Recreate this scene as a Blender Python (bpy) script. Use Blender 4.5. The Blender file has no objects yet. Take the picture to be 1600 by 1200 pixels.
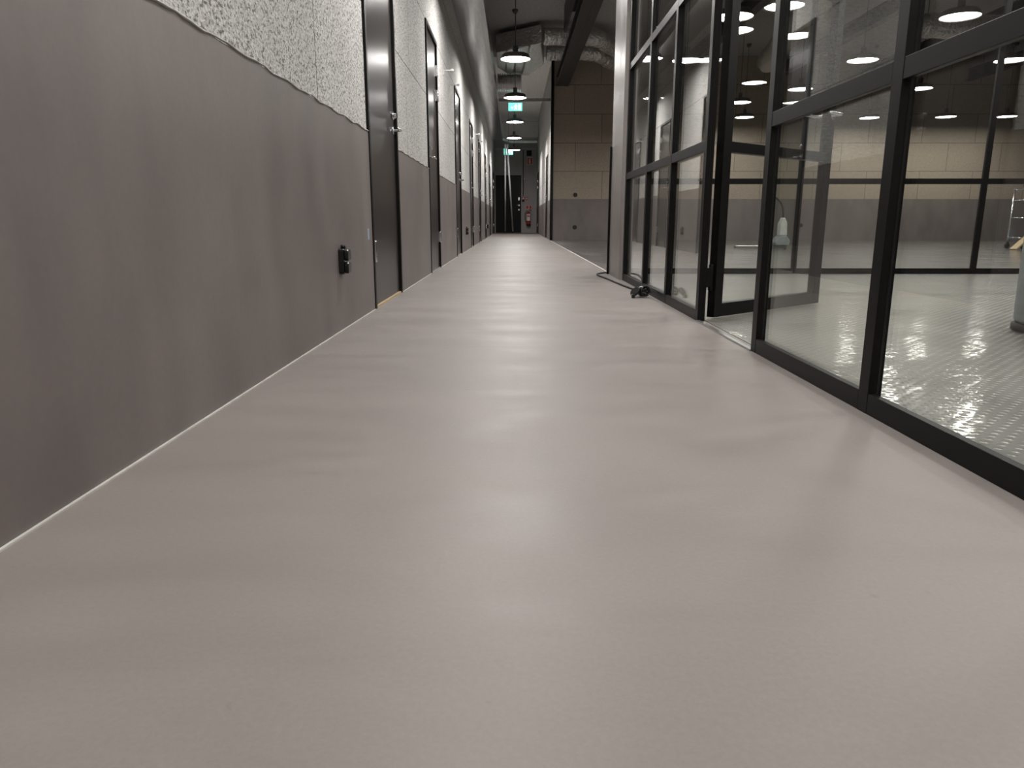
import bpy, math, random
from math import sin, cos, pi, radians as R
random.seed(4)
sc = bpy.context.scene
# ------------------------------------------------------------------ camera, world, exposure
cd = bpy.data.cameras.new('camera'); cam = bpy.data.objects.new('camera', cd); sc.collection.objects.link(cam)
cd.sensor_width = 36; cd.lens = 36*1140/1600; cd.clip_start = .02; cd.clip_end = 100
cam.location = (0, 0, .46)
cam.rotation_euler = (R(90)-math.atan(255.5/1140), 0, math.atan(3/1140))
sc.camera = cam
w = bpy.data.worlds.new('world'); sc.world = w; w.use_nodes = True
w.node_tree.nodes['Background'].inputs[0].default_value = (.9, .95, 1, 1)
w.node_tree.nodes['Background'].inputs[1].default_value = .02
sc.view_settings.view_transform = 'Standard'; sc.view_settings.look = 'None'
sc.view_settings.gamma = 1; sc.view_settings.exposure = 0.24
LAMP = 108.0     # luminance of the pendant diffusers over the corridor
LAMPH = 66.0    # the same in the hall
# ------------------------------------------------------------------ helpers
COL = sc.collection
class MB:
    def __init__(s): s.v = []; s.f = []; s.sm = []
    def add(s, vs, fs, smooth=False):
        n = len(s.v); s.v += [tuple(p) for p in vs]
        for f in fs: s.f.append(tuple(i+n for i in f)); s.sm.append(smooth)
        return s
    def box(s, x0, x1, y0, y1, z0, z1):
        s.add([(x0,y0,z0),(x1,y0,z0),(x1,y1,z0),(x0,y1,z0),(x0,y0,z1),(x1,y0,z1),(x1,y1,z1),(x0,y1,z1)],
              [(0,3,2,1),(4,5,6,7),(0,1,5,4),(1,2,6,5),(2,3,7,6),(3,0,4,7)]); return s
    def prism(s, pts, a, b, axis='y', smooth=False):
        def m(p, t):
            return {'x': (t,p[0],p[1]), 'y': (p[0],t,p[1]), 'z': (p[0],p[1],t)}[axis]
        n = len(pts); s.add([m(p,a) for p in pts]+[m(p,b) for p in pts], [tuple(range(n)), tuple(range(2*n-1, n-1, -1))])
        k = len(s.v)-2*n
        for i in range(n):
            j = (i+1) % n; s.f.append((k+i, k+n+i, k+n+j, k+j)); s.sm.append(smooth)
        return s
    def lathe(s, prof, c=(0,0,0), axis='z', n=32, cap=True):
        vs = []
        for (r, z) in prof:
            for i in range(n):
                a = 2*pi*i/n; p = (r*cos(a), r*sin(a), z)
                if axis == 'x': p = (p[2], p[0], p[1])
                if axis == 'y': p = (p[0], p[2], p[1])
                vs.append((p[0]+c[0], p[1]+c[1], p[2]+c[2]))
        fs = []
        for k in range(len(prof)-1):
            for i in range(n):
                j = (i+1) % n; fs.append((k*n+i, k*n+j, (k+1)*n+j, (k+1)*n+i))
        s.add(vs, fs, True)
        if cap:
            b = len(s.v)-len(vs)
            s.f.append(tuple(b+i for i in range(n-1,-1,-1))); s.sm.append(False)
            s.f.append(tuple(b+(len(prof)-1)*n+i for i in range(n))); s.sm.append(False)
        return s
    def tube(s, pts, r, n=10, wob=None):
        from mathutils import Vector
        P = [Vector(p) for p in pts]; vs = []; N = None
        for k, p in enumerate(P):
            t = (P[min(k+1, len(P)-1)]-P[max(k-1, 0)]).normalized()
            if N is None:
                N = t.cross(Vector((0,0,1)));
                if N.length < .01: N = t.cross(Vector((0,1,0)))
            N = (N - t*N.dot(t)).normalized(); B = t.cross(N)
            for i in range(n):
                a = 2*pi*i/n; rr = (r[k] if isinstance(r, (list, tuple)) else r)
                if wob: rr *= wob(k, i)
                vs.append(p + N*(rr*cos(a)) + B*(rr*sin(a)))
        fs = [(k*n+i, k*n+(i+1) % n, (k+1)*n+(i+1) % n, (k+1)*n+i) for k in range(len(P)-1) for i in range(n)]
        fs += [tuple(range(n-1,-1,-1)), tuple((len(P)-1)*n+i for i in range(n))]
        s.add(vs, fs, True); return s
def spline(pts, m=8):
    from mathutils import Vector
    P = [Vector(p) for p in pts]; P = [P[0]]+P+[P[-1]]; out = []
    for i in range(1, len(P)-2):
        for k in range(m):
            t = k/m; a, b, c, d = P[i-1], P[i], P[i+1], P[i+2]
            out.append(.5*((2*b)+(c-a)*t+(2*a-5*b+4*c-d)*t*t+(3*b-a-3*c+d)*t**3))
    out.append(P[-2]); return out
def root_loc(o):
    v = [0,0,0]
    while o is not None:
        v = [v[i]+o.location[i] for i in range(3)]; o = o.parent
    return v
def obj(name, mb, mat, parent=None, local=False, bevel=0):
    off = (0,0,0) if (parent is None or local) else root_loc(parent)
    me = bpy.data.meshes.new(name)
    me.from_pydata([(a-off[0], b-off[1], c-off[2]) for a, b, c in mb.v], [], mb.f)
    me.polygons.foreach_set('use_smooth', mb.sm); me.update()
    if mat: me.materials.append(mat)
    o = bpy.data.objects.new(name, me); COL.objects.link(o); o.parent = parent
    if bevel:
        md = o.modifiers.new('bevel', 'BEVEL'); md.width = bevel; md.segments = 2; md.limit_method = 'ANGLE'
    return o
def tag(o, label=None, cat=None, group=None, kind=None):
    if label: o['label'] = label
    if cat: o['category'] = cat
    if group: o['group'] = group
    if kind: o['kind'] = kind
    return o
def thing(name, loc, label, cat, group=None, rz=0):
    o = bpy.data.objects.new(name, None); o.empty_display_size = .1; COL.objects.link(o)
    o.location = loc; o.rotation_euler = (0,0,rz); tag(o, label, cat, group); return o
def struct(name, mb, mat, parent=None, label=None, cat=None, bevel=0):
    o = obj(name, mb, mat, parent, bevel=bevel)
    if parent is None: tag(o, label, cat, kind='structure')
    return o
def copy_tree(o, parent=None):
    c = o.copy(); COL.objects.link(c); c.parent = parent
    for ch in o.children: copy_tree(ch, c)
    return c
# ------------------------------------------------------------------ materials
def S(r, g, b):    # sRGB 0-255 to linear
    f = lambda c: (c/255/12.92 if c/255 < .04045 else ((c/255+.055)/1.055)**2.4)
    return (f(r), f(g), f(b), 1)
class NT:
    def __init__(s, name):
        s.m = bpy.data.materials.new(name); s.m.use_nodes = True; s.t = s.m.node_tree; s.n = s.t.nodes
        s.b = s.n['Principled BSDF']; s.tc = None
    def add(s, typ, **kw):
        q = s.n.new(typ)
        for k, v in kw.items():
            if k.startswith('i_'): q.inputs[k[2:].replace('_', ' ')].default_value = v
            else: setattr(q, k, v)
        return q
    def link(s, a, b): s.t.links.new(a, b)
    def co(s, scale=(1,1,1), rot=(0,0,0)):
        if not s.tc: s.tc = s.add('ShaderNodeTexCoord')
        mp = s.add('ShaderNodeMapping'); s.link(s.tc.outputs['Object'], mp.inputs[0])
        mp.inputs['Scale'].default_value = scale; mp.inputs['Rotation'].default_value = rot
        return mp.outputs[0]
    def noise(s, scale, detail=4, rough=.5, co=None, dist=0):
        q = s.add('ShaderNodeTexNoise'); q.inputs['Scale'].default_value = scale; q.inputs['Detail'].default_value = detail
        q.inputs['Roughness'].default_value = rough; q.inputs['Distortion'].default_value = dist
        s.link(co if co else s.co(), q.inputs['Vector']); return q.outputs['Fac']
    def ramp(s, fac, stops):
        q = s.add('ShaderNodeValToRGB'); e = q.color_ramp.elements
        while len(e) < len(stops): e.new(.5)
        for el, (p, c) in zip(e, stops): el.position = p; el.color = c if len(c) == 4 else (*c, 1)
        s.link(fac, q.inputs[0]); return q.outputs[0]
    def mix(s, fac, a, b, mode='MIX'):
        q = s.add('ShaderNodeMix', data_type='RGBA', blend_type=mode)
        for i, x in ((0, fac), (6, a), (7, b)):
            if hasattr(x, 'node'): s.link(x, q.inputs[i])
            else: q.inputs[i].default_value = x
        return q.outputs[2]
    def math(s, op, a, b=None):
        q = s.add('ShaderNodeMath', operation=op)
        for i, x in ((0, a), (1, b)):
            if x is None: continue
            if hasattr(x, 'node'): s.link(x, q.inputs[i])
            else: q.inputs[i].default_value = x
        return q.outputs[0]
    def bump(s, h, strength, dist=.01):
        q = s.add('ShaderNodeBump'); q.inputs['Strength'].default_value = strength; q.inputs['Distance'].default_value = dist
        s.link(h, q.inputs['Height']); s.link(q.outputs[0], s.b.inputs['Normal'])
    def set(s, **kw):
        for k, v in kw.items():
            i = s.b.inputs[k.replace('_', ' ')]
            if hasattr(v, 'node'): s.link(v, i)
            else: i.default_value = v
        return s.m
def plain(name, col, rough=.5, metal=0, var=.06, vs=20, bump=0, bs=80, **kw):
    t = NT(name); n = t.noise(vs, 3)
    c = t.ramp(n, [(.3, tuple(x*(1-var*2) for x in col[:3])), (.7, tuple(min(1, x*(1+var*2)) for x in col[:3]))])
    t.set(Base_Color=c, Roughness=rough, Metallic=metal, **kw)
    if bump: t.bump(t.noise(bs, 3), bump, .003)
    return t.m
def m_plaster(name, c0, c1, rough=.5):
    t = NT(name)
    a = t.noise(1.6, 4, .55, t.co((1,1,.45)), .6); b = t.noise(5, 4, .5, t.co((1,1,.35)), .3)
    c = t.mix(.45, t.ramp(a, [(.25, c0), (.75, c1)]), t.ramp(b, [(.3, c0), (.7, c1)]))
    fine = t.ramp(t.noise(60, 3), [(.3, (.94,.94,.94)), (.7, (1,1,1))])
    t.set(Base_Color=t.mix(1.0, c, fine, 'MULTIPLY'), Roughness=t.math('ADD', t.math('MULTIPLY', b, .25), rough-.12))
    t.bump(t.noise(9, 4, .5, t.co((1,1,.5))), .12, .01); return t.m
M = {}
M['plaster'] = m_plaster('grey_plaster', (.128,.108,.103), (.215,.186,.178), .5)
M['plaster_pier'] = m_plaster('pier_plaster', (.19,.17,.16), (.30,.275,.262), .38)
M['end_plaster'] = m_plaster('end_plaster', (.34,.31,.30), (.42,.385,.375), .5)
def m_floor():
    t = NT('microcement_floor')
    a = t.noise(.9, 5, .55, t.co((1,.8,1)), .5); b = t.noise(3.4, 5, .62, t.co((.45,1.5,1)), .7)
    c = t.mix(.4, t.ramp(a, [(.3, (.205,.181,.168)), (.7, (.256,.231,.216))]), t.ramp(b, [(.3, (.196,.173,.161)), (.7, (.266,.239,.223))]))
    f = t.ramp(t.noise(140, 3, .7), [(.35, (.93,.93,.93)), (.65, (1.0,1.0,1.0))])
    pit = t.ramp(t.noise(28, 2, .5), [(.20, (.86,.85,.84)), (.26, (1,1,1))])
    light = t.ramp(t.noise(7, 6, .7, t.co((1,.5,1)), 2.0), [(.68, (0,0,0)), (.80, (.35,.35,.35))])
    c = t.mix(1.0, t.mix(1.0, c, f, 'MULTIPLY'), pit, 'MULTIPLY')
    c = t.mix(light, c, (.34,.315,.295,1))
    t.set(Base_Color=c, Roughness=t.math('ADD', t.math('MULTIPLY', b, .34), .31), Specular_IOR_Level=.38)
    t.bump(t.noise(4, 5, .6, t.co((1,.7,1))), .16, .012); return t.m
M['floor'] = m_floor()
def m_boards(name, ax, rows, lens, base, c_lo, c_hi, pit, pitc, bump=.5, rstep=.6, r0=.9, off=0., joint=.0022, rowoff=.2, scale=95, rough=.8):
    """boards laid in rows: ax = horizontal coordinate used (0 x, 1 y)"""
    t = NT(name); sp = t.add('ShaderNodeSeparateXYZ'); t.co(); t.link(t.tc.outputs['Object'], sp.inputs[0])
    h = sp.outputs[ax]; z = sp.outputs[2]
    zr = t.math('DIVIDE', t.math('SUBTRACT', z, r0), rstep); row = t.math('FLOOR', zr)
    fz = t.math('FRACT', zr); dz = t.math('MULTIPLY', t.math('MINIMUM', fz, t.math('SUBTRACT', 1.0, fz)), rstep)
    hh = t.math('DIVIDE', t.math('SUBTRACT', t.math('SUBTRACT', h, off), t.math('MULTIPLY', row, rowoff)), lens)
    fh = t.math('FRACT', hh); dh = t.math('MULTIPLY', t.math('MINIMUM', fh, t.math('SUBTRACT', 1.0, fh)), lens)
    d = t.math('MINIMUM', dz, dh); isj = t.math('LESS_THAN', d, joint)
    cell = t.add('ShaderNodeCombineXYZ'); t.link(t.math('FLOOR', hh), cell.inputs[0]); t.link(row, cell.inputs[1])
    wn = t.add('ShaderNodeTexWhiteNoise', noise_dimensions='3D'); t.link(cell.outputs[0], wn.inputs['Vector'])
    n = t.noise(scale, 4, .65, t.co((1,1,1.3))); n2 = t.noise(scale*.28, 3, .6)
    c = t.ramp(n, [(.32, c_lo), (.6, c_hi)])
    pm = t.ramp(t.noise(scale*.7, 4, .75, t.co((1,1,1.5))), [(pit, (1,1,1)), (pit+.05, (0,0,0))])
    c = t.mix(pm, c, pitc)
    tone = t.ramp(wn.outputs['Value'], [(0, (.90,.90,.90)), (1, (1,1,1))])
    c = t.mix(1.0, c, tone, 'MULTIPLY'); c = t.mix(isj, c, tuple(x*.16 for x in c_lo[:3])+(1,))
    t.set(Base_Color=c, Roughness=rough, Specular_IOR_Level=.3)
    hgt = t.math('SUBTRACT', t.math('ADD', n, t.math('MULTIPLY', n2, .6)), t.math('MULTIPLY', isj, 2.0))
    t.bump(hgt, bump, .004); return t.m
M['white_board'] = m_boards('white_wood_wool_board', 1, 0, 2.4, 0, (.36,.35,.34), (.76,.75,.73), .42, (.17,.16,.15,1), off=2.93, scale=85, joint=.003, bump=.8)
M['white_board_x'] = m_boards('white_wood_wool_board_across', 0, 0, 2.4, 0, (.66,.63,.61), (.74,.71,.69), .20, (.3,.28,.27,1), off=2.1, rowoff=1.2, bump=.2)
M['osb'] = m_boards('strand_board', 0, 0, 1.22, 0, (.29,.24,.192), (.37,.31,.25), .30, (.22,.175,.13,1), rstep=.626, r0=.94, off=.82, rowoff=.59, joint=.004, scale=38, bump=.12, rough=.6)
def m_door():
    t = NT('dark_door_laminate')
    n = t.noise(3, 3, .5, t.co((1,1,1))); g = t.noise(40, 4, .6, t.co((1,1,.04)))
    c = t.mix(.5, t.ramp(n, [(.3, (.024,.019,.018)), (.7, (.034,.028,.026))]), t.ramp(g, [(.3, (.020,.016,.015)), (.7, (.038,.031,.029))]))
    t.set(Base_Color=c, Roughness=.30, Specular_IOR_Level=.45, Anisotropic=.7, Coat_Weight=.15, Coat_Roughness=.3)
    t.bump(t.noise(1.8, 2, .5, t.co((1,1,.15))), .05, .01); return t.m
M['door'] = m_door()
M['black'] = plain('black_powder_coat', (.0035,.0034,.0033), .42, var=.1, Specular_IOR_Level=.18)
M['blackplastic'] = plain('black_plastic', (.006,.006,.006), .28, var=.1)
M['rubber'] = plain('black_rubber', (.012,.012,.013), .6)
M['chrome'] = plain('chrome', (.75,.75,.76), .18, 1, var=.02)
M['steel'] = plain('brushed_steel', (.45,.45,.45), .35, 1)
M['pole'] = plain('white_enamel_tube', (.86,.87,.88), .35)
M['white'] = plain('white_paint', (.7,.7,.69), .4)
M['seal'] = plain('pale_sealant', (.50,.49,.46), .6)
M['shade'] = plain('dark_lamp_enamel', (.10,.088,.082), .4)
M['beam'] = plain('painted_dark_steel', (.022,.020,.020), .45, var=.12)
M['ceil'] = plain('dark_painted_ceiling', (.36,.35,.34), .8, bump=.3, bs=12)
M['ceil2'] = plain('grey_ceiling_board', (.86,.83,.81), .75)
M['darkwall'] = plain('dark_upper_wall', (.05,.05,.052), .8)
M['red'] = plain('red_enamel', (.42,.03,.03), .3)
M['redsign'] = plain('red_sign', (.55,.05,.05), .5, var=.02)
M['whitesign'] = plain('white_sign', (.75,.74,.73), .5, var=.02)
M['wood'] = plain('pale_plank', (.48,.36,.21), .6)
M['blue'] = plain('blue_plastic', (.05,.16,.32), .4)
M['bluetape'] = plain('pale_blue_tape', (.28,.36,.47), .4)
M['yellow'] = plain('yellow_plastic', (.55,.36,.08), .4)
M['greyplastic'] = plain('grey_plastic', (.33,.36,.37), .35, bump=.05)
def m_galv(name, col, rough, bs, st, sc3=(1,1,1)):
    t = NT(name); n = t.noise(bs, 4, .6, t.co(sc3)); v = t.noise(14, 3)
    t.set(Base_Color=t.ramp(v, [(.3, tuple(x*.85 for x in col)), (.7, col)]), Metallic=1.0, Roughness=rough)
    t.bump(n, st, .035); return t.m
M['galv'] = m_galv('galvanised_sheet', (.62,.62,.63), .20, 2.2, .07, (3.5,.35,1))
M['foil'] = m_galv('crumpled_foil', (.78,.76,.74), .27, 22, 1.0)
M['hose'] = m_galv('ribbed_foil_hose', (.62,.62,.62), .32, 12, .3)
def m_film(name, c0, c1, rough, bumpy):
    t = NT(name)
    v = t.add('ShaderNodeTexVoronoi', feature='F1', voronoi_dimensions='2D'); v.inputs['Randomness'].default_value = 0
    v.inputs['Scale'].default_value = 1.0; t.link(t.co((32, 32, 0), (0, 0, R(45))), v.inputs['Vector'])
    dot = t.math('MAXIMUM', 0.0, t.math('SUBTRACT', 1.0, t.math('POWER', t.math('MULTIPLY', v.outputs['Distance'], 3.1), 2.0)))
    wr = t.noise(2.6, 4, .6, t.co((1,1,1)), .6); big = t.noise(1.1, 3)
    wr2 = t.noise(16, 3, .6, t.co((.5,1.6,1)))
    t.set(Base_Color=t.mix(dot, t.ramp(big, [(.3, c0), (.7, c1)]), tuple(min(1, x*1.6) for x in c1)+(1,)), Roughness=rough, Specular_IOR_Level=.6,  # dots lightened in colour, standing in for their glints
          Coat_Weight=.7, Coat_Roughness=.07)
    h = t.math('ADD', t.math('MULTIPLY', dot, .34), t.math('ADD', t.math('MULTIPLY', wr, .5), t.math('MULTIPLY', wr2, .07)))
    t.bump(h, bumpy, .028)
    nrm = [l.from_socket for l in t.t.links if l.to_socket == t.b.inputs['Normal']][0]
    t.link(nrm, t.b.inputs['Coat Normal']); return t.m
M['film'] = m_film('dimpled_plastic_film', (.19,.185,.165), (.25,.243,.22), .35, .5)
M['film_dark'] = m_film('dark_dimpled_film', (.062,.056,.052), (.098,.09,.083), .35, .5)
def m_glass():
    t = NT('clear_glass'); t.n.remove(t.b)
    g = t.add('ShaderNodeNewGeometry'); d = t.add('ShaderNodeVectorMath', operation='DOT_PRODUCT')
    t.link(g.outputs['Normal'], d.inputs[0]); t.link(g.outputs['Incoming'], d.inputs[1])
    c = t.math('SUBTRACT', 1.0, t.math('ABSOLUTE', d.outputs['Value'])); p = t.math('POWER', c, 5.0)
    F = t.math('ADD', .04, t.math('MULTIPLY', .96, p))
    tr = t.add('ShaderNodeBsdfTransparent'); tr.inputs[0].default_value = (.955,.965,.955,1)
    gl = t.add('ShaderNodeBsdfGlossy'); gl.inputs['Roughness'].default_value = .0; gl.inputs['Color'].default_value = (1,1,1,1)
    mx = t.add('ShaderNodeMixShader'); t.link(F, mx.inputs[0]); t.link(tr.outputs[0], mx.inputs[1]); t.link(gl.outputs[0], mx.inputs[2])
    t.link(mx.outputs[0], t.n['Material Output'].inputs['Surface']); return t.m
M['glass'] = m_glass()
def m_emit(name, col, st):
    t = NT(name); t.set(Base_Color=(*col, 1), Emission_Color=(*col, 1), Emission_Strength=st, Roughness=.5); return t.m
M['lamp'] = m_emit('lamp_diffuser', (1,.965,.93), LAMP)
M['lamph'] = m_emit('hall_lamp_diffuser', (1,.97,.92), LAMPH)
M['exit'] = m_emit('lit_green_sign', (.16,.86,.72), 1.5)
M['exitw'] = m_emit('lit_white_pictogram', (.80,1,.97), 2.2)
# ------------------------------------------------------------------ the setting
XL, XR = -.735, .857          # corridor faces
YH, YE = 17.52, 28.6          # hall back wall, corridor end wall
HC, CC = 4.05, 4.05           # hall ceiling, inner corridor ceiling
HX = 12.0; YB = -4.0
struct('floor', MB().box(-1.4, HX+.3, YB-.2, YE+.3, -.12, 0), M['floor'], label='smooth pinkish grey microcement floor of the corridor', cat='floor')
doors_l = [(3.863, 4.816), (6.56, 7.43), (9.58, 10.50), (12.7, 13.6), (15.78, 16.65), (19.06, 19.95), (22.6, 23.5), (26.2, 27.1)]
DH = 2.10
def wall_segments(x0, x1, ya, yb, doors, z1):
    m = MB(); y = ya
    for a, b in doors: m.box(x0, x1, y, a, 0, z1); m.box(x0, x1, a, b, DH, z1); y = b
    m.box(x0, x1, y, yb, 0, z1); return m
wl = struct('wall_left', wall_segments(XL-.2, XL-.008, YB, YE, doors_l, HC), M['white_board'], label='left corridor wall of white speckled boards over grey plaster', cat='wall')
# plaster coat 8 mm proud of the boards, with a slightly ragged top edge
def dado(x0, x1, ya, yb, doors, h, ragged=True):
    m = MB(); y = ya; segs = []
    for a, b in doors: segs.append((y, a)); y = b
    segs.append((y, yb))
    for a, b in segs:
        n = max(2, int((b-a)/.035)) if (ragged and a < 9) else 2
        pts = [(a, 0)]+[(b, 0)]
        top = []
        for k in range(n+1):
            yy = a+(b-a)*k/n; d = 0 if not ragged else .0022*sin(yy*41)+.002*sin(yy*17.3+1)+random.uniform(-.0018, .0018)
            top.append((yy, h+d))
        pts = [(a, 0)]+top+[(b, 0)]
        m.prism(pts, x0, x1, 'x')
    return m
obj('plaster_dado', dado(XL-.009, XL, YB, YE, doors_l, .90), M['plaster'], wl)
edge = MB(); y = YB; segs = []
for a, b in doors_l[:3]: segs.append((y, a)); y = b
for a, b in segs:
    if b < 0: continue
    a = max(a, -.5); pts = [(XL+.0006, yy, .9+.003*sin(yy*23)+random.uniform(-.002,.002)) for yy in [a+(b-a)*k/120 for k in range(121)]]
    edge.tube(pts, [random.uniform(.002,.0045) for _ in pts], 6)
obj('plaster_edge', edge, M['plaster_pier'], wl)
# hall back wall and downstand at the corridor end
wb = struct('wall_back', MB().box(XR, HX, YH, YH+.2, 0, HC), M['osb'], label='brown strand board wall closing the hall, grey plaster below', cat='wall')
obj('plaster_dado', MB().box(XR+.05, HX, YH-.01, YH, 0, .94), M['plaster'], wb)
struct('wall_soffit', MB().box(XL-.2, XR+.2, 27.35, YE+.1, 3.36, HC), M['white_board_x'], label='pale downstand across the far end of the corridor ceiling', cat='wall')
doors_r = [(19.3, 20.25), (26.3, 27.3)]
wr = struct('wall_right', wall_segments(XR+.008, XR+.2, YH+.2, YE, doors_r, CC), M['white_board'], label='right wall of the narrow far corridor, white over grey', cat='wall')
obj('plaster_dado', dado(XR, XR+.009, YH+.2, YE, doors_r, .94, False), M['plaster'], wr)
struct('wall_end', MB().box(XL-.2, XR+.2, YE, YE+.2, 0, CC), M['end_plaster'], label='dark grey plastered end wall of the corridor', cat='wall')
struct('wall_far_right', MB().box(HX, HX+.2, YB, YH+.2, 0, HC), M['darkwall'], label='far side wall of the hall', cat='wall')
struct('wall_behind', MB().box(XL-.2, HX+.2, YB-.2, YB, 0, HC), M['end_plaster'], label='wall behind the viewer', cat='wall')
struct('ceiling', MB().box(XL-.2, HX+.2, YB-.2, YH+.1, HC, HC+.15), M['ceil'], label='dark grey ceiling of the hall', cat='ceiling')
struct('ceiling', MB().box(XL-.2, XR+.2, YH+.1, YE+.2, CC, CC+.15), M['ceil2'], label='pale ceiling of the narrow far corridor', cat='ceiling')
# seal joints along the floor
tm = MB(); y = YB
for a, b in doors_l+[(YE, YE)]: tm.box(XL, XL+.006, y, a, 0, .003); y = b
struct('trim_1', tm, M['seal'], label='thin pale sealant line at the foot of the left wall', cat='trim')
struct('trim_2', MB().box(XR-.012, XR+.006, 6.55, YH, 0, .004), M['seal'], label='pale edge strip between smooth floor and dark sheeting', cat='trim')
struct('trim_3', MB().box(XR-.02, XR+.045, YH-.05, YH-.002, 0, HC-.005), M['black'], label='black corner profile where strand board wall meets corridor', cat='trim')
struct('trim_4', MB().box(XR-.006, XR+.012, 2.60, 3.40, 0, .006), M['steel'], label='thin metal threshold strip in the glass doorway', cat='trim')
struct('trim_5', MB().box(-.35, XR-.03, YH-.05, YH-.002, 3.09, 3.15), M['galv'], label='grey metal header bar spanning the corridor mouth', cat='trim')
# far corridor: light rail across the end wall
# ------------------------------------------------------------------ doors on the left
def lever(parent, x, y, z, sx, sy, name='door_handle'):
    """sx: side the handle sticks out to, sy: direction of the lever"""
    h = MB(); h.lathe([(.024,0),(.024,.008)], (x,y,z), 'x', 20) if sx > 0 else h.lathe([(.024,-.008),(.024,0)], (x,y,z), 'x', 20)
    h.tube(spline([(x, y, z), (x+sx*.04, y, z), (x+sx*.052, y+sy*.014, z), (x+sx*.052, y+sy*.12, z-.002)], 6), .0085, 10)
    o = obj(name, h, M['chrome'], parent)
    l = MB().lathe([(.024,0),(.024,.010),(.014,.012),(.014,.022)] if sx > 0 else [(.014,-.022),(.014,-.012),(.024,-.010),(.024,0)], (x, y, z+.085), 'x', 20)
    l.box(*(sorted((x+sx*.02, x+sx*.034))), y-.004, y+.004, z+.073, z+.099)
    obj('thumb_turn', l, M['chrome'], parent)
def wall_door(n, a, b, side, hinge_near, lab):
    """side -1 left wall, +1 right wall"""
    X = XL if side < 0 else XR; s = -side
    D = bpy.data.objects.new('door_%d' % n, None); COL.objects.link(D); D.location = (X, (a+b)/2, 0)
    tag(D, lab, 'door', kind='structure')
    fx = sorted((X-s*.09, X+s*.006)); f = MB()
    f.box(fx[0], fx[1], a, a+.034, 0, DH-.0).box(fx[0], fx[1], b-.034, b, 0, DH).box(fx[0], fx[1], a+.034, b-.034, DH-.034, DH)
    obj('door_frame', f, M['black'], D, bevel=.001)
    lx = sorted((X-s*.052, X-s*.012))
    leaf = obj('door_leaf', MB().box(lx[0], lx[1], a+.037, b-.037, .012, DH-.037), M['door'], D, bevel=.0015)
    obj('threshold', MB().box(min(X, X-s*.08), max(X, X-s*.08), a+.035, b-.035, 0, .010), M['wood'] if n == 1 else M['steel'], D)
    hy, ky = (a+.036, b-.095) if hinge_near else (b-.036, a+.095)
    for z in (.30, 1.62, 1.84):
        h = MB().lathe([(.0075, z-.055), (.0085, z-.05), (.0085, z+.05), (.0075, z+.055)], (X+s*.006, hy, 0), 'z', 12)
        h.box(min(X-s*.012, X+s*.004), max(X-s*.012, X+s*.004), min(hy, hy+.028*(1 if hinge_near else -1)), max(hy, hy+.028*(1 if hinge_near else -1)), z-.048, z+.048)
        obj('hinge', h, M['chrome'], leaf)
    lever(leaf, X-s*.012, ky, 1.0, s, -1 if hinge_near else 1)
    return D
ordn = ['nearest the camera', 'second along the left wall', 'third along the left wall', 'fourth along the left wall', 'fifth along the left wall', 'sixth along the left wall', 'seventh along the left wall', 'last on the left before the end wall']
for i, (a, b) in enumerate(doors_l):
    wall_door(i+1, a, b, -1, i % 2 == 0, 'dark laminate door in a black frame, '+ordn[i])
wall_door(9, *doors_r[0], 1, True, 'dark door on the right wall just inside the narrow corridor')
wall_door(10, *doors_r[1], 1, False, 'dark door at the far end of the right corridor wall')
# end wall door
D = bpy.data.objects.new('door_11', None); COL.objects.link(D); D.location = (-.19, YE, 0)
tag(D, 'black door in the dark end wall behind two leaning poles', 'door', kind='structure')
x0, x1, yy = -.70, .275, YE
obj('door_frame', MB().box(x0-.035, x0, yy-.035, yy, 0, 2.17).box(x1, x1+.03, yy-.035, yy, 0, 2.17).box(x0, x1, yy-.035, yy, 2.13, 2.17), M['end_plaster'], D, bevel=.001)
obj('door_leaf', MB().box(x0+.004, x1-.004, yy-.03, yy-.002, .012, 2.126), M['black'], D, bevel=.002)
hh = MB().lathe([(.03,-.04),(.03,-.03)], (.19, yy, 1.02), 'y', 16).tube([(.19,yy-.03,1.02),(.19,yy-.08,1.02),(.10,yy-.085,1.02)], .011, 8)
obj('door_handle', hh, M['chrome'], D)
obj('lock_plate', MB().box(.165, .215, yy-.042, yy-.03, 1.20, 1.32), M['chrome'], D, bevel=.003)
obj('thumb_turn', MB().lathe([(.028,-.05),(.028,-.03)], (.19, yy, .86), 'y', 16).box(.182,.198,yy-.07,yy-.05,.83,.89), M['chrome'], D)
# ------------------------------------------------------------------ glass partitions
def bar_v(m, x, y, z0, z1, along='y', w=.048):
    """stepped upright: w wide along the wall, 35 mm deep"""
    if along == 'y':
        m.box(x, x+.018, y-w/2, y+w/2, z0, z1); m.box(x+.018, x+.036, y-w/2+.007, y+w/2-.007, z0, z1)
    else:
        m.box(x-w/2, x+w/2, y, y+.018, z0, z1); m.box(x-w/2+.007, x+w/2-.007, y+.018, y+.036, z0, z1)
def rail(m, a, b, p, z0, z1, along='y'):
    if along == 'y':
        m.box(p+.0006, p+.0175, a, b, z0, z1); m.box(p+.0175, p+.0355, a, b, z0+.007, z1-.007)
    else:
        m.box(a, b, p+.0006, p+.0175, z0, z1); m.box(a, b, p+.0175, p+.0355, z0+.007, z1-.007)
RZ = [(0, .05), (.764, .811), (1.545, 1.592), (2.32, 2.368), (3.10, 3.15)]
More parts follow.
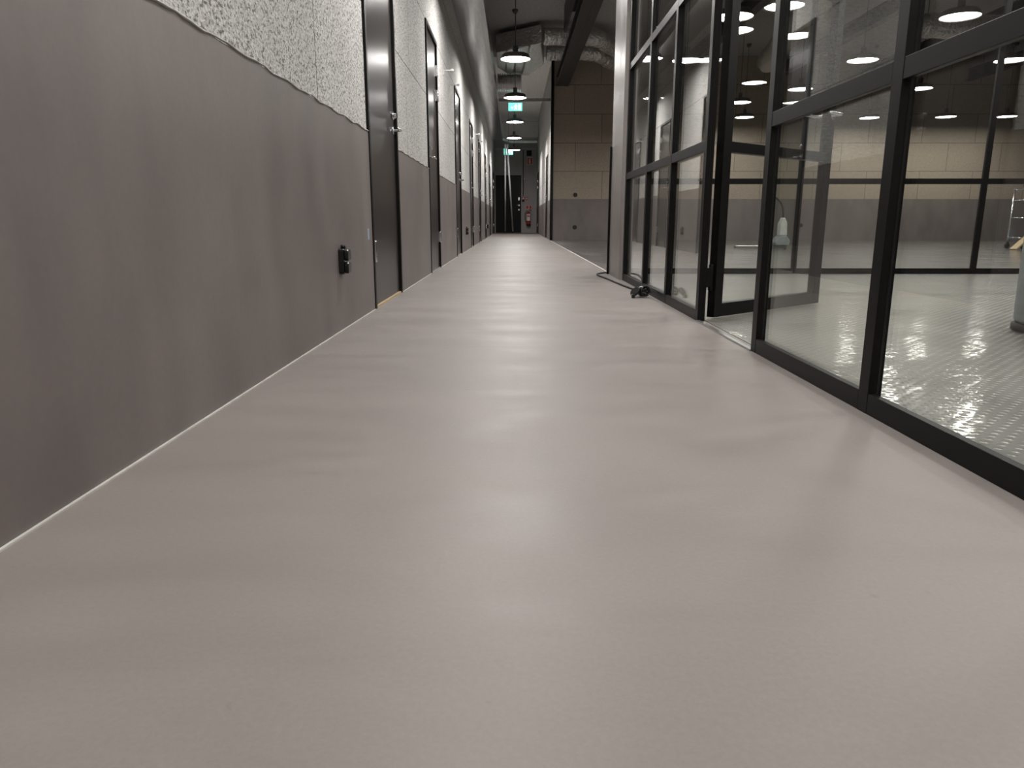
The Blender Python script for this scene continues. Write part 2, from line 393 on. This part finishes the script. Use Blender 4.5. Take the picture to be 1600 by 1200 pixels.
def partition(name, p, ys, along, lab, RZ=RZ):
    c = (p, (ys[0]+ys[-1])/2, 0) if along == 'y' else ((ys[0]+ys[-1])/2, p, 0)
    T = thing(name, c, lab, 'glass partition')
    for i, y in enumerate(ys):
        m = MB()
        if along == 'y': bar_v(m, p, y, 0, 3.15)
        else: bar_v(m, y, p, 0, 3.15, 'x')
        obj('post', m, M['black'], T, bevel=.0012)
    for k in range(len(ys)-1):
        a, b = ys[k]+.0245, ys[k+1]-.0245
        for j, (z0, z1) in enumerate(RZ):
            m = MB(); rail(m, a, b, p, z0, z1, along)
            obj('bottom_rail' if j == 0 else 'rail', m, M['black'], T, bevel=.0012)
        for j in range(len(RZ)-1):
            z0, z1 = RZ[j][1]-.006, RZ[j+1][0]+.006
            g = MB()
            if along == 'y':
                q = .0055 if p == XR and ys[0] > 3 else 0; h_ = (b-a)/2*q     # these panes sit very slightly out of true
                g.prism([(p+.022-h_, a-.004), (p+.028-h_, a-.004), (p+.028+h_, b+.004), (p+.022+h_, b+.004)], z0, z1, 'z')
            else: g.box(a-.004, b+.004, p+.022, p+.028, z0, z1)
            obj('glass_pane', g, M['glass'], T)
    return T
partition('glass_partition', XR, [-.70, .11, .93, 1.745, 2.585], 'y', 'near black steel framed glass partition right of the corridor, large panes')
partition('glass_partition', XR, [3.42, 4.165, 4.92, 5.80], 'y', 'narrower black framed glass partition between the open door and pier')
partition('glass_partition', 6.49, [XR+.075, 1.66, 2.46, 3.25, 4.04, 4.83, 5.63, 6.43], 'x', 'black framed glass partition across the far side of the glass room', RZ=[RZ[0], RZ[1], RZ[4]])
tr = thing('door_transom', (XR, 3.0, 2.32), 'glazed transom above the open glass door', 'transom')
m = MB(); rail(m, 2.6095, 3.3955, XR, 2.32, 2.368); obj('rail', m, M['black'], tr)
m = MB(); rail(m, 2.6095, 3.3955, XR, 3.10, 3.15); obj('rail', m, M['black'], tr)
obj('glass_pane', MB().box(XR+.022, XR+.028, 2.6095, 3.3955, 2.362, 3.107), M['glass'], tr)
# open door leaf, hinged at the far post
hx, hy = XR+.075, 3.455; ang = math.atan2(4.09-hy, 1.685-hx); L = math.hypot(4.09-hy, 1.685-hx)
gd = thing('glass_door', (hx, hy, 0), 'black framed glass door standing open into the room', 'door', rz=ang)
fr = MB()
for u0, u1 in ((0, .062), (L-.062, L)): fr.box(u0, u1, -.02, .02, .012, 2.31)
for z0, z1 in ((.012, .075), (.764, .811), (1.545, 1.592), (2.25, 2.31)): fr.box(.062, L-.062, -.0195, .0195, z0, z1)
obj('door_frame', fr, M['black'], gd, local=True, bevel=.0015)
for z0, z1 in ((.072, .767), (.808, 1.548), (1.589, 2.253)):
    obj('glass_pane', MB().box(.058, L-.058, -.003, .003, z0, z1), M['glass'], gd, local=True)
for z in (.20, 2.1):
    h = MB().lathe([(.011, z-.06), (.011, z+.06)], (-.013, 0, 0), 'z', 14).box(-.05, -.004, -.006, .006, z-.045, z+.045)
    obj('hinge', h, M['black'], gd, local=True, bevel=.001)
h = MB(); u = L-.03
for s in (-1, 1):
    h.lathe([(.022, min(s*.02, s*.028)), (.022, max(s*.02, s*.028))], (u, 0, 1.0), 'y', 18)
    h.tube(spline([(u, s*.02, 1.0), (u, s*.06, 1.0), (u-.015, s*.068, 1.0), (u-.12, s*.068, 1.0)], 5), .008, 8)
obj('door_handle', h, M['chrome'], gd, local=True)
h = MB()
for s in (-1, 1): h.lathe([(.022, min(s*.02, s*.03)), (.022, max(s*.02, s*.03))], (u, 0, 1.09), 'y', 18)
obj('lock', h, M['chrome'], gd, local=True)
# pier at the corner of the glass room
struct('wall_pier', MB().box(.833, .93, 5.855, 6.48, 0, HC), M['plaster_pier'], label='streaky light grey plastered pier at the end of the glass partition', cat='wall', bevel=.003)
struct('trim_6', MB().box(.815, .832, 6.47, 6.492, 0, 1.07), M['black'], label='thin black edge strip on the far corner of the pier', cat='trim')
# floor films
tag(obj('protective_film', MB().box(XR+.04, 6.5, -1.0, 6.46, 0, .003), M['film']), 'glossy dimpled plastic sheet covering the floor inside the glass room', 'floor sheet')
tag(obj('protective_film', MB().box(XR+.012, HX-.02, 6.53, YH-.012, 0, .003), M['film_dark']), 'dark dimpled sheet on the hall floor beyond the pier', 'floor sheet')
# ------------------------------------------------------------------ pendant lamps
def make_lamp(mat):
    t = thing('pendant_lamp', (0,0,2.6), None, 'pendant lamp')
    r = .205
    prof = [(r-.004, -.006), (r, -.004), (r+.001, .0), (r-.020, .050), (r-.034, .062), (.10, .078), (.045, .086), (.040, .09)]
    inner = [(.038, .068), (.10, .056), (r-.036, .039), (r-.026, .030), (r-.005, -.004)]
    m = MB().lathe(prof+[(.0, .075)], cap=False, n=40); m.lathe(inner, cap=False, n=40)
    obj('shade', m, M['shade'], t, local=True)
    obj('diffuser', MB().lathe([(0, .004), (.08, .003), (r-.012, .006), (r-.012, .009)], cap=False, n=40), mat, t, local=True)
    obj('lamp_holder', MB().lathe([(.037, .072), (.037, .165), (.030, .172), (.006, .176)], n=24), M['shade'], t, local=True)
    return t
def hang(t, x, y, z, zc):
    t.location = (x, y, z)
    obj('cord', MB().tube([(0,0,.172), (0,0,zc-z-.03)], .0045, 8), M['blackplastic'], t, local=True)
    obj('ceiling_rose', MB().lathe([(.008, zc-z-.075), (.035, zc-z-.055), (.052, zc-z-.02), (.052, zc-z)], n=24), M['shade'], t, local=True)
lc = make_lamp(M['lamp']); lh = make_lamp(M['lamph']); uc = [False]; uh = [False]
def lamp(kind, x, y, zc, label, group, z=2.6):
    proto, used = (lc, uc) if kind == 'c' else (lh, uh)
    t = proto if not used[0] else None
    if t is None:
        t = proto.copy(); COL.objects.link(t)
        for ch in proto.children:
            if ch.name.split('.')[0] in ('shade', 'diffuser', 'lamp_holder'):
                c = ch.copy(); COL.objects.link(c); c.parent = t
    used[0] = True; hang(t, x, y, z, zc); t['label'] = label; t['group'] = group
G1 = 'dark pendant lamps in a line over the corridor'
names = {10.64: 'nearest corridor pendant lamp in the frame, its cord running out of the top', 13.85: 'second corridor pendant lamp, hanging just in front of the grey bar',
         17.95: 'third corridor pendant lamp, just below the green exit sign', 20.4: 'fourth corridor pendant lamp from the camera', 24.3: 'farthest corridor pendant lamp, in front of the end wall top'}
for y in (-2.4, .87, 4.13, 7.4, 10.64, 13.85, 17.95, 20.4, 24.3):
    lamp('c', .02 if y < 20 else .0, y, HC if y < YH else CC, names.get(y, 'pendant lamp over the corridor out of the top of the view'), G1, z=2.7 if y == 17.95 else 2.65 if y > 24 else 2.6)
G2 = 'dark pendant lamps under the hall ceiling'
def lampname(x, y):
    if y < 7: return 'pendant lamp above the glass room, over the top edge of the view'
    return 'hall pendant lamp %s, %s' % ('nearest the pier side' if x < 3 else 'in the second row from the pier' if x < 5.5 else 'in the third row from the pier' if x < 8 else 'in the unseen added row farthest from the pier',
        'first beyond the far glass' if y < 9 else 'second beyond the far glass' if y < 12 else 'third beyond the far glass')
for x, y in ((2.37,8.54), (2.37,10.74), (4.80,8.54), (4.78,10.74), (4.79,13.0), (6.80,8.54), (6.80,10.74), (6.75,12.94), (9.2,8.54), (9.2,10.74),  # last pair here is out of view, added to light the hall
             (2.77,4.88), (3.36,3.65), (2.67,2.3), (3.83,.62), (6.8,4.1), (4.8,5.95), (2.5,-.9), (5.2,-1.4)):
    lamp('h', x, y, HC, lampname(x, y), G2)
for x, y, l in ((4.2, 14.4, 'distant hall pendant lamp behind the open glass door, higher of the two'), (4.9, 16.4, 'distant hall pendant lamp behind the open glass door, lower of the two'),
                (7.6, 16.5, 'distant hall pendant lamp left of the thick near glazing bar'), (9.15, 16.35, 'distant hall pendant lamp right of the thick near glazing bar'), (10.4, 16.3, 'most distant hall pendant lamp at the right edge')):
    lamp('h', x, y, HC, l, G2)
# ------------------------------------------------------------------ ducts and beams overhead
tag(obj('ventilation_duct', MB().box(XL-.004, -.36, YB+.05, 24.9, 3.0, 3.285), M['galv'], bevel=.004), 'long shiny galvanised duct running along the top of the left wall', 'duct')
b = MB(); x0, x1 = .95, 1.23; xm = 1.09
b.box(x0, x1, YB+.05, YH-.01, 3.42, 3.436); b.box(x0, xm-.004, YB+.05, YH-.01, 3.412, 3.42); b.box(xm+.01, x1, YB+.05, YH-.01, 3.412, 3.42)
b.box(xm-.012, xm+.012, YB+.05, YH-.01, 3.436, 3.60); b.box(x0, x1, YB+.05, YH-.01, 3.60, 3.618)
tag(obj('steel_beam', b, M['beam'], bevel=.002), 'dark steel beam hung under the hall ceiling, ending at the strand board wall', 'beam')
tag(obj('steel_beam', MB().box(.86, .90, YB+.05, 13.6, 3.62, HC-.002).box(.90, 1.2, YB+.05, 13.6, 3.95, HC-.002), M['beam'], bevel=.002), 'upper dark beam close to the ceiling above the lower beam', 'beam')
def crumple(pts, r, seedv, n=28, amp=.035, ring=.35):
    P = spline(pts, 26); rnd = random.Random(seedv)
    ph = [rnd.uniform(0, 6.28) for _ in range(8)]
    seams = {}
    def wob(k, i):
        a = 2*pi*i/n
        v = 1+amp*sin(k*.9+ph[0]+2*sin(a*2+ph[1]))*.6+amp*.7*sin(5*a+k*.5+ph[2])+rnd.uniform(-amp, amp)*.7
        if k % 13 == 0: v *= .93
        return v
    return MB().tube(P, r, n, wob)
tag(obj('insulated_duct', crumple([(.55,14.65,3.80), (1.1,14.7,3.80), (1.55,14.75,3.79), (1.85,15.3,3.78), (2.35,16.1,3.76), (2.6,16.6,3.75)], .15, 3), M['foil']), 'foil wrapped round duct, the nearer one crossing above the beam', 'duct', 'foil wrapped ducts')
tag(obj('insulated_duct', crumple([(.66,16.05,3.81), (1.1,16.07,3.81), (1.65,16.1,3.80), (2.05,16.6,3.74), (2.35,17.0,3.70)], .15, 8), M['foil']), 'foil wrapped round duct, the farther one bending towards the pier', 'duct', 'foil wrapped ducts')
# flat trunk duct angled
tk = MB(); P = [(-.35,15.2),(.50,14.45),(.62,16.25),(.34,17.46),(-.1,17.46),(-.35,16.6)]
tk.prism(P, 3.63, 3.97, 'z')
tko = tag(obj('trunk_duct', tk, M['foil'], bevel=.02), 'flat foil covered trunk duct angled across the corridor ceiling', 'duct')
band = MB()
for t_ in (.25, .5, .75):
    a = (P[0][0]+(P[1][0]-P[0][0])*t_, P[0][1]+(P[1][1]-P[0][1])*t_); b2 = (P[5][0]+(P[3][0]-P[5][0])*t_, P[5][1]+(P[3][1]-P[5][1])*t_)
    band.prism([(a[0]-.02,a[1]), (a[0]+.02,a[1]), (b2[0]+.02,b2[1]), (b2[0]-.02,b2[1])], 3.618, 3.632, 'z')
obj('duct_strap', band, M['galv'], tko)
pts = [(-.36+.52*k/104, 17.18, 3.42) for k in range(105)]
tag(obj('ribbed_hose', MB().tube(pts, [.170+.026*(k % 10 < 5) for k in range(105)], 28), M['hose']), 'ribbed silver ventilation hose beside the long duct over the corridor', 'hose')
# ducts and beams further into the hall
tag(obj('insulated_duct', crumple([(3.9,9.8,3.28), (4.1,11.2,3.28), (4.3,12.5,3.27), (4.6,14.2,3.26)], .19, 12), M['foil']), 'foil wrapped duct high in the hall behind the open glass door', 'duct')
tag(obj('insulated_duct', crumple([(6.1,11.8,3.30), (7.2,11.9,3.30), (8.6,11.7,3.30)], .17, 15), M['foil']), 'foil wrapped duct high in the hall behind the large near panes', 'duct')
for k, x in enumerate((3.6, 5.8, 7.8, 10.2)):
    tag(obj('steel_beam', MB().box(x-.07, x+.07, YB+.05, YH-.01, 3.52, 3.535).box(x-.008, x+.008, YB+.05, YH-.01, 3.535, 3.75).box(x-.07, x+.07, YB+.05, YH-.01, 3.75, 3.765), M['beam']),
        'dark steel beam along the hall ceiling, '+['first beyond the glass room edge', 'second from the pier', 'third from the pier', 'farthest from the pier'][k], 'beam')
# far corridor pipe and rail
tag(obj('ceiling_pipe', MB().tube(spline([(-.62,26.3,3.24), (-.38,26.5,3.20), (-.15,26.8,3.165), (.1,26.85,3.16), (.83,26.85,3.16)], 8), .045, 12), M['pole']), 'white pipe curving across the far corridor ceiling', 'pipe')
tag(obj('cable_rail', MB().box(XL+.01, XR-.01, YE-.06, YE-.003, 3.06, 3.10), M['steel']), 'pale metal rail across the top of the end wall', 'rail')
tag(obj('conduit', MB().box(.335, .362, YE-.03, YE-.001, 1.36, 3.055), M['black']), 'black vertical conduit right of the end door', 'conduit')
tag(obj('ventilation_grille', MB().box(.47, .66, YE-.04, YE-.001, 2.82, 3.02).box(.48,.65,YE-.05,YE-.04,2.84,2.85).box(.48,.65,YE-.05,YE-.04,2.90,2.91).box(.48,.65,YE-.05,YE-.04,2.96,2.97), M['black']), 'small black grille high on the end wall', 'grille')
# ------------------------------------------------------------------ exit signs
def exit_sign(x, y, z, w_, h_, lab, zc, rodm):
    t = thing('exit_sign', (x, y, z), lab, 'exit sign', 'lit exit signs')
    obj('sign_panel', MB().box(-w_/2, w_/2, -.012, .012, 0, h_), M['exit'], t, local=True)
    pw = MB(); s = h_/.16; yy = (-.0155, -.0125)
    def q(pts): pw.prism([(a*s, b*s) for a, b in pts], yy[0], yy[1], 'y')
    q([(-.028,.018),(-.008,.022),(.004,.055),(-.006,.062),(-.018,.034),(-.03,.03)])     # rear leg
    q([(.0,.055),(.022,.052),(.022,.022),(.034,.022),(.034,.064),(.01,.07)])             # front leg
    q([(-.008,.058),(.012,.062),(.022,.105),(.0,.11),(-.012,.085)])                     # torso
    q([(.018,.10),(.044,.082),(.05,.09),(.024,.112)]); q([(-.004,.108),(-.032,.098),(-.03,.072),(-.022,.074),(-.022,.09),(.002,.096)])
    q([(.012+.012*cos(a), .128+.012*sin(a)) for a in [k*pi/5 for k in range(10)]])      # head
    q([(-.10,.06),(-.065,.035),(-.065,.052),(-.045,.052),(-.045,.072),(-.065,.072),(-.065,.088)])   # arrow
    q([(.062,.018),(.11,.018),(.11,.14),(.062,.14)])                                     # doorway
    obj('running_figure', pw, M['exitw'], t, local=True)
    obj('top_housing', MB().box(-w_/2, w_/2, -.02, .02, h_, h_+.022), M['whitesign'], t, local=True)
    obj('hanger', MB().box(-.012, .012, -.006, .006, h_+.022, zc-z), rodm, t, local=True)
exit_sign(.03, 17.495, 2.885, .31, .17, 'lit green exit sign under the grey bar at the corridor mouth', 3.089, M['steel'])
exit_sign(-.19, 26.15, 2.66, .31, .20, 'lit green exit sign in front of the end wall, behind the leaning poles', CC, M['steel'])
# ------------------------------------------------------------------ end wall items
def pole(a, b, lab):
    t = thing('tube_pole', a, lab, 'pole', 'white tubes leaning at the corridor end')
    obj('tube', MB().tube([a, b], .028, 16), M['pole'], t)
    d = [b[i]-a[i] for i in range(3)]; n = math.sqrt(sum(c*c for c in d)); d = [c/n for c in d]
    obj('end_cap', MB().tube([tuple(a[i]-d[i]*.008 for i in range(3)), tuple(a[i]+d[i]*.05 for i in range(3))], .031, 16), M['rubber'], t)
pole((-.33, 28.2, .034), (-.29, 25.5, 2.93), 'upright left one of two white tubes standing at the corridor end')
pole((-.04, 27.9, .034), (-.225, 25.5, 2.93), 'slanting right one of two white tubes standing at the corridor end')
def flat(name, x0, x1, z0, z1, mat, y=YE, t=.006, parent=None):
    return obj(name, MB().box(x0, x1, y-t, y-.0005, z0, z1), mat, parent)
fs = thing('fire_sign', (.60, YE-.003, 2.5), 'red square fire extinguisher sign with white border high on the end wall', 'sign')
flat('sign_board', .485, .705, 2.51, 2.77, M['whitesign'], parent=fs)
flat('red_field', .50, .69, 2.525, 2.755, M['redsign'], y=YE-.006, t=.002, parent=fs)
pm = MB().prism([(.575,2.54),(.62,2.54),(.62,2.68),(.608,2.705),(.587,2.705),(.575,2.68)], YE-.0105, YE-.0085, 'y').prism([(.585,2.715),(.64,2.735),(.64,2.745),(.58,2.73)], YE-.0105, YE-.0085, 'y').prism([(.55,2.57),(.558,2.57),(.566,2.70),(.585,2.72),(.578,2.728),(.556,2.705)], YE-.0105, YE-.0085, 'y')
obj('extinguisher_pictogram', pm, M['whitesign'], fs)
sg = thing('fire_sign', (.53, YE-.003, .97), 'small wide red and white sign right above the extinguisher', 'sign')
flat('sign_board', .45, .68, .885, 1.02, M['whitesign'], parent=sg)
flat('red_field', .458, .555, .893, 1.012, M['redsign'], y=YE-.006, t=.002, parent=sg)
flat('red_field', .575, .672, .893, 1.012, M['redsign'], y=YE-.006, t=.002, parent=sg)
cp = thing('call_point', (.345, YE-.02, 1.18), 'red fire alarm call point at the foot of the black conduit', 'fire alarm')
obj('housing', MB().box(.30, .40, YE-.05, YE-.001, 1.23, 1.33), M['red'], cp, bevel=.004)
flat('press_plate', .32, .38, 1.255, 1.305, M['whitesign'], y=YE-.05, t=.003, parent=cp)
flat('lower_box', .305, .395, 1.15, 1.225, M['black'], t=.04, parent=cp)
s2 = thing('fire_sign', (.47, YE-.003, 1.25), 'small red sign beside the alarm call point', 'sign')
flat('sign_board', .43, .52, 1.215, 1.335, M['redsign'], parent=s2)
flat('white_mark', .455, .495, 1.25, 1.30, M['whitesign'], y=YE-.006, t=.002, parent=s2)
fe = thing('fire_extinguisher', (.53, YE-.13, .28), 'red fire extinguisher with white label hanging on the end wall', 'fire extinguisher')
c = (.55, YE-.12, 0)
obj('cylinder', MB().lathe([(.05,.30),(.078,.31),(.082,.33),(.082,.70),(.075,.735),(.05,.765),(.025,.78)], c, n=28), M['red'], fe)
obj('skirt', MB().lathe([(.079,.27),(.084,.275),(.084,.33)], c, n=28), M['rubber'], fe)
arc = [(c[0]+.0835*cos(a), c[1]+.0835*sin(a)) for a in [R(-150)+R(120)*k/12 for k in range(13)]]
lb = MB()
for k in range(12):
    (xa,ya),(xb,yb) = arc[k], arc[k+1]; lb.add([(xa,ya,.45),(xb,yb,.45),(xb,yb,.70),(xa,ya,.70)], [(0,1,2,3)])
lo = obj('label_sticker', lb, M['whitesign'], fe); sm = lo.modifiers.new('solid', 'SOLIDIFY'); sm.thickness = .001
obj('label_stripe', MB().add([(xx, yv-.002, z) for (xx,yv) in arc[2:11] for z in (.60,.64)], [(2*k,2*k+2,2*k+3,2*k+1) for k in range(8)]), M['redsign'], fe).modifiers.new('solid', 'SOLIDIFY').thickness = .001
obj('valve', MB().lathe([(.022,.775),(.022,.82),(.03,.822),(.03,.835)], c, n=16).box(c[0]-.012,c[0]+.012,c[1]-.03,c[1]+.012,.82,.85), M['chrome'], fe)
obj('squeeze_handle', MB().tube([(c[0],c[1],.85),(c[0]+.06,c[1]-.02,.875),(c[0]+.11,c[1]-.03,.86)], .009, 8).tube([(c[0],c[1],.835),(c[0]+.06,c[1]-.02,.83),(c[0]+.11,c[1]-.03,.82)], .008, 8), M['rubber'], fe)
obj('hose', MB().tube(spline([(c[0],c[1]-.01,.82),(c[0]-.08,c[1]-.02,.80),(c[0]-.135,c[1]-.02,.68),(c[0]-.13,c[1]-.02,.52),(c[0]-.095,c[1]-.02,.38)], 8), .011, 10), M['rubber'], fe)
obj('wall_bracket', MB().box(c[0]-.02,c[0]+.02,c[1]+.07,YE-.001,.5,.78), M['steel'], fe)
tag(obj('light_switch', MB().box(.372, .402, YE-.02, YE-.001, 1.98, 2.02), M['white'], bevel=.002), 'tiny white detector on the end wall right of the conduit', 'detector')
# ------------------------------------------------------------------ wall sockets, pegs, marks
def socket(y, z, lab):
    t = thing('wall_socket', (XL, y, z), lab, 'socket', 'black double sockets on the left wall')
    pr = []
    def rr(w_, h_, r, cz):
        p = []
        for (sx, sz, a0) in ((1,1,0),(-1,1,90),(-1,-1,180),(1,-1,270)):
            for k in range(5):
                a = R(a0+22.5*k); p.append((sx*(w_/2-r)+r*cos(a), cz+sz*(h_/2-r)+r*sin(a)))
        return p
    obj('back_box', MB().prism(rr(.074, .106, .012, 0), 0, .022, 'x'), M['blackplastic'], t, local=True, bevel=.002)
    for cz in (.026, -.027):
        m = MB().prism(rr(.062, .047, .014, cz), .022, .040, 'x'); o = obj('flap_lid', m, M['blackplastic'], t, local=True, bevel=.004)
    obj('cable_gland', MB().lathe([(.011,.053),(.011,.066),(.006,.068)], (.014,0,0), 'z', 14), M['blackplastic'], t, local=True)
    return t
socket(3.13, .292, 'black double socket with flap lids on the grey plaster before the nearest door')
socket(11.4, .30, 'black socket on the left wall between the third and fourth doors')
socket(20.3, .30, 'small black socket on the left wall past the sixth door')
for z, l in ((1.04, 'round black socket on the strand board wall, upper of the two'), (.305, 'round black socket on the grey plaster of the back wall, lower of the two')):
    t = thing('round_socket', (1.425, YH-(.01 if z < .9 else 0), z), l, 'socket', 'round sockets on the back wall')
    obj('rim', MB().lathe([(.048,-.012),(.050,-.006),(.050,0)], axis='y', n=28), M['blackplastic'], t, local=True)
    obj('insert', MB().lathe([(.033,-.016),(.036,-.0122)], axis='y', n=24), M['rubber'], t, local=True)
tag(obj('round_socket', MB().lathe([(.045,-.012),(.048,0)], (6.72, YH-.01, .35), 'y', 24), M['blackplastic']), 'round black socket seen through the open glass door', 'socket')
for y, l in ((8.2, 'nearest white peg sticking out of the left wall past the second door'), (9.05, 'white peg on the left wall just before the third door'), (14.2, 'white peg on the left wall past the fourth door'), (15.5, 'farthest white peg on the left wall, by the fifth door')):
    t = thing('wall_peg', (XL-.008, y, 2.0 if y < 10 else 2.02), l, 'peg', 'white pegs on the left wall')
    obj('rod', MB().tube([(0,0,0),(.085,0,0)], .006, 10), M['white'], t, local=True)
    obj('tip', MB().lathe([(.009,.08),(.014,.086),(.014,.102),(.009,.108)], axis='x', n=14), M['white'], t, local=True)
    obj('foot_plate', MB().box(0,.004,-.006,.03,-.035,.012), M['white'], t, local=True)
tag(obj('tape_mark', MB().box(XL, XL+.0015, 3.735, 3.775, .365, .42), M['bluetape']), 'small pale blue tape mark on the plaster beside the nearest door', 'mark')
# ------------------------------------------------------------------ cable with plug on the floor
pl = thing('power_cable', (.77, 4.5, 0), 'black cable with a large round connector lying at the foot of the glass partition', 'cable')
F = lambda px, D: ((px-803)/1140*D, (D-.1)/.976, .008)
cp_ = [(1.02, 6.60, .008), (.90, 6.56, .008), (.80, 6.53, .008), (.725, 6.40, .008), (.715, 6.22, .008), (.745, 5.85, .008), (.765, 5.5, .008), (.79, 5.15, .008), (.815, 4.85, .008), (.815, 4.70, .012), (.800, 4.62, .026), (.786, 4.56, .030)]
obj('cable', MB().tube(spline(cp_, 8), .0065, 10), M['rubber'], pl)
from mathutils import Vector, Matrix
def oriented(m, o, d):
    z = Vector(d).normalized(); q = z.to_track_quat('Z', 'Y').to_matrix()
    m.v = [tuple(q @ Vector(v)+Vector(o)) for v in m.v]; return m
dr = (.34, -.85, .08)
m = MB().lathe([(.010,-.075),(.014,-.07),(.016,-.045),(.022,-.04),(.024,-.01),(.031,-.005),(.033,.0),(.033,.045),(.030,.047),(.028,.046),(.027,.01),(.0,.01)], n=24, cap=False)
obj('connector', oriented(m, (.786, 4.50, .036), dr), M['blackplastic'], pl)
m = MB()
for k in range(5):
    a = 2*pi*k/5; m.lathe([(.004,.01),(.004,.036)], (.015*cos(a), .015*sin(a), 0), n=8)
obj('contact_pin', oriented(m, (.786, 4.50, .036), dr), M['steel'], pl)
m = MB().lathe([(.030,0),(.032,.006),(.030,.012)], n=22)
obj('hinged_lid', oriented(m, (.742, 4.47, .032), (-.6,-.4,.55)), M['blackplastic'], pl)
obj('latch', MB().box(.715,.735,4.435,4.475,.001,.022), M['blackplastic'], pl, bevel=.004)
# ------------------------------------------------------------------ things in the glass room and hall
bn = thing('plastic_drum', (2.34, 3.02, .003), 'tall grey plastic drum on a black base at the right edge of the glass room', 'drum')
obj('base', MB().lathe([(.21,0),(.228,.004),(.228,.028),(.212,.034)], n=48), M['rubber'], bn, local=True)
obj('body', MB().lathe([(.212,.034),(.222,.05),(.224,.10),(.226,.35),(.226,.40),(.220,.43),(.226,.46),(.229,.80),(.222,.83)], n=48), M['greyplastic'], bn, local=True)
obj('lid', MB().lathe([(.236,.81),(.238,.84),(.20,.87),(.05,.885)], n=48), M['greyplastic'], bn, local=True)
tl = thing('equipment_trolley', (8.50, 12.2, .003), 'chrome tube trolley behind the glass at the far right edge', 'trolley')
f = MB()
for x in (-.28, .28):
    for y in (-.2, .2): f.tube([(x,y,.1),(x,y,.95)], .014, 10)
for z in (.18, .5, .78, .95):
    f.tube([(-.28,-.2,z),(.28,-.2,z),(.28,.2,z),(-.28,.2,z),(-.28,-.2,z)], .010, 8)
obj('tube_frame', f, M['chrome'], tl, local=True)
obj('shelf', MB().box(-.27,.27,-.19,.19,.165,.18), M['steel'], tl, local=True); obj('shelf', MB().box(-.27,.27,-.19,.19,.485,.5), M['steel'], tl, local=True); obj('shelf', MB().box(-.29,.29,-.21,.21,.962,.974), M['steel'], tl, local=True)
for x in (-.28, .28):
    for y in (-.2, .2): obj('caster', MB().lathe([(.02,-.012),(.045,-.010),(.045,.010),(.02,.012)], (x,y,.046), 'y', 18).box(x-.01,x+.01,y-.018,y+.018,.05,.105), M['rubber'], tl, local=True)
tag(obj('wooden_plank', oriented(MB().box(-.06,.06,-.012,.012,0,.40), (7.95, 11.83, .012), (.75,.15,.62)), M['wood'], bevel=.002), 'short pale wooden plank leaning on the trolley', 'plank')
ct = thing('plastic_canister', (8.3, 12.2, .503+.0), 'blue canister with yellow base standing on the trolley', 'canister')
ct.location = (8.48, 12.2, .9775)
obj('body', MB().lathe([(.09,.12),(.10,.13),(.10,.62),(.07,.66),(.03,.70)], n=24), M['blue'], ct, local=True)
obj('lower_band', MB().lathe([(.09,0),(.101,.005),(.101,.12)], n=24), M['yellow'], ct, local=True)
mc = thing('floor_machine', (4.0, 11.85, .003), 'grey floor machine with a wide low bar behind the open glass door', 'machine')
obj('wide_nozzle', MB().box(-.48,.34,-.05,.05,.02,.07), M['steel'], mc, local=True, bevel=.012)
obj('chassis', MB().prism([(.14,.07),(.34,.07),(.36,.14),(.30,.22),(.20,.22),(.12,.12)], -.12, .12, 'y'), M['greyplastic'], mc, local=True, bevel=.015)
obj('motor_housing', MB().prism([(.20,.22),(.32,.22),(.31,.42),(.27,.50),(.24,.50),(.20,.40)], -.07, .07, 'y'), M['white'], mc, local=True, bevel=.015)
obj('push_handle', MB().tube(spline([(.26,0,.48),(.24,.05,.7),(.10,.12,.86),(.02,.16,.9)], 6), .012, 10), M['rubber'], mc, local=True)
for x in (.13, .37): obj('wheel', MB().lathe([(.03,-.015),(.055,-.012),(.055,.012),(.03,.015)], (x,.13 ,.056), 'x', 20), M['rubber'], mc, local=True)
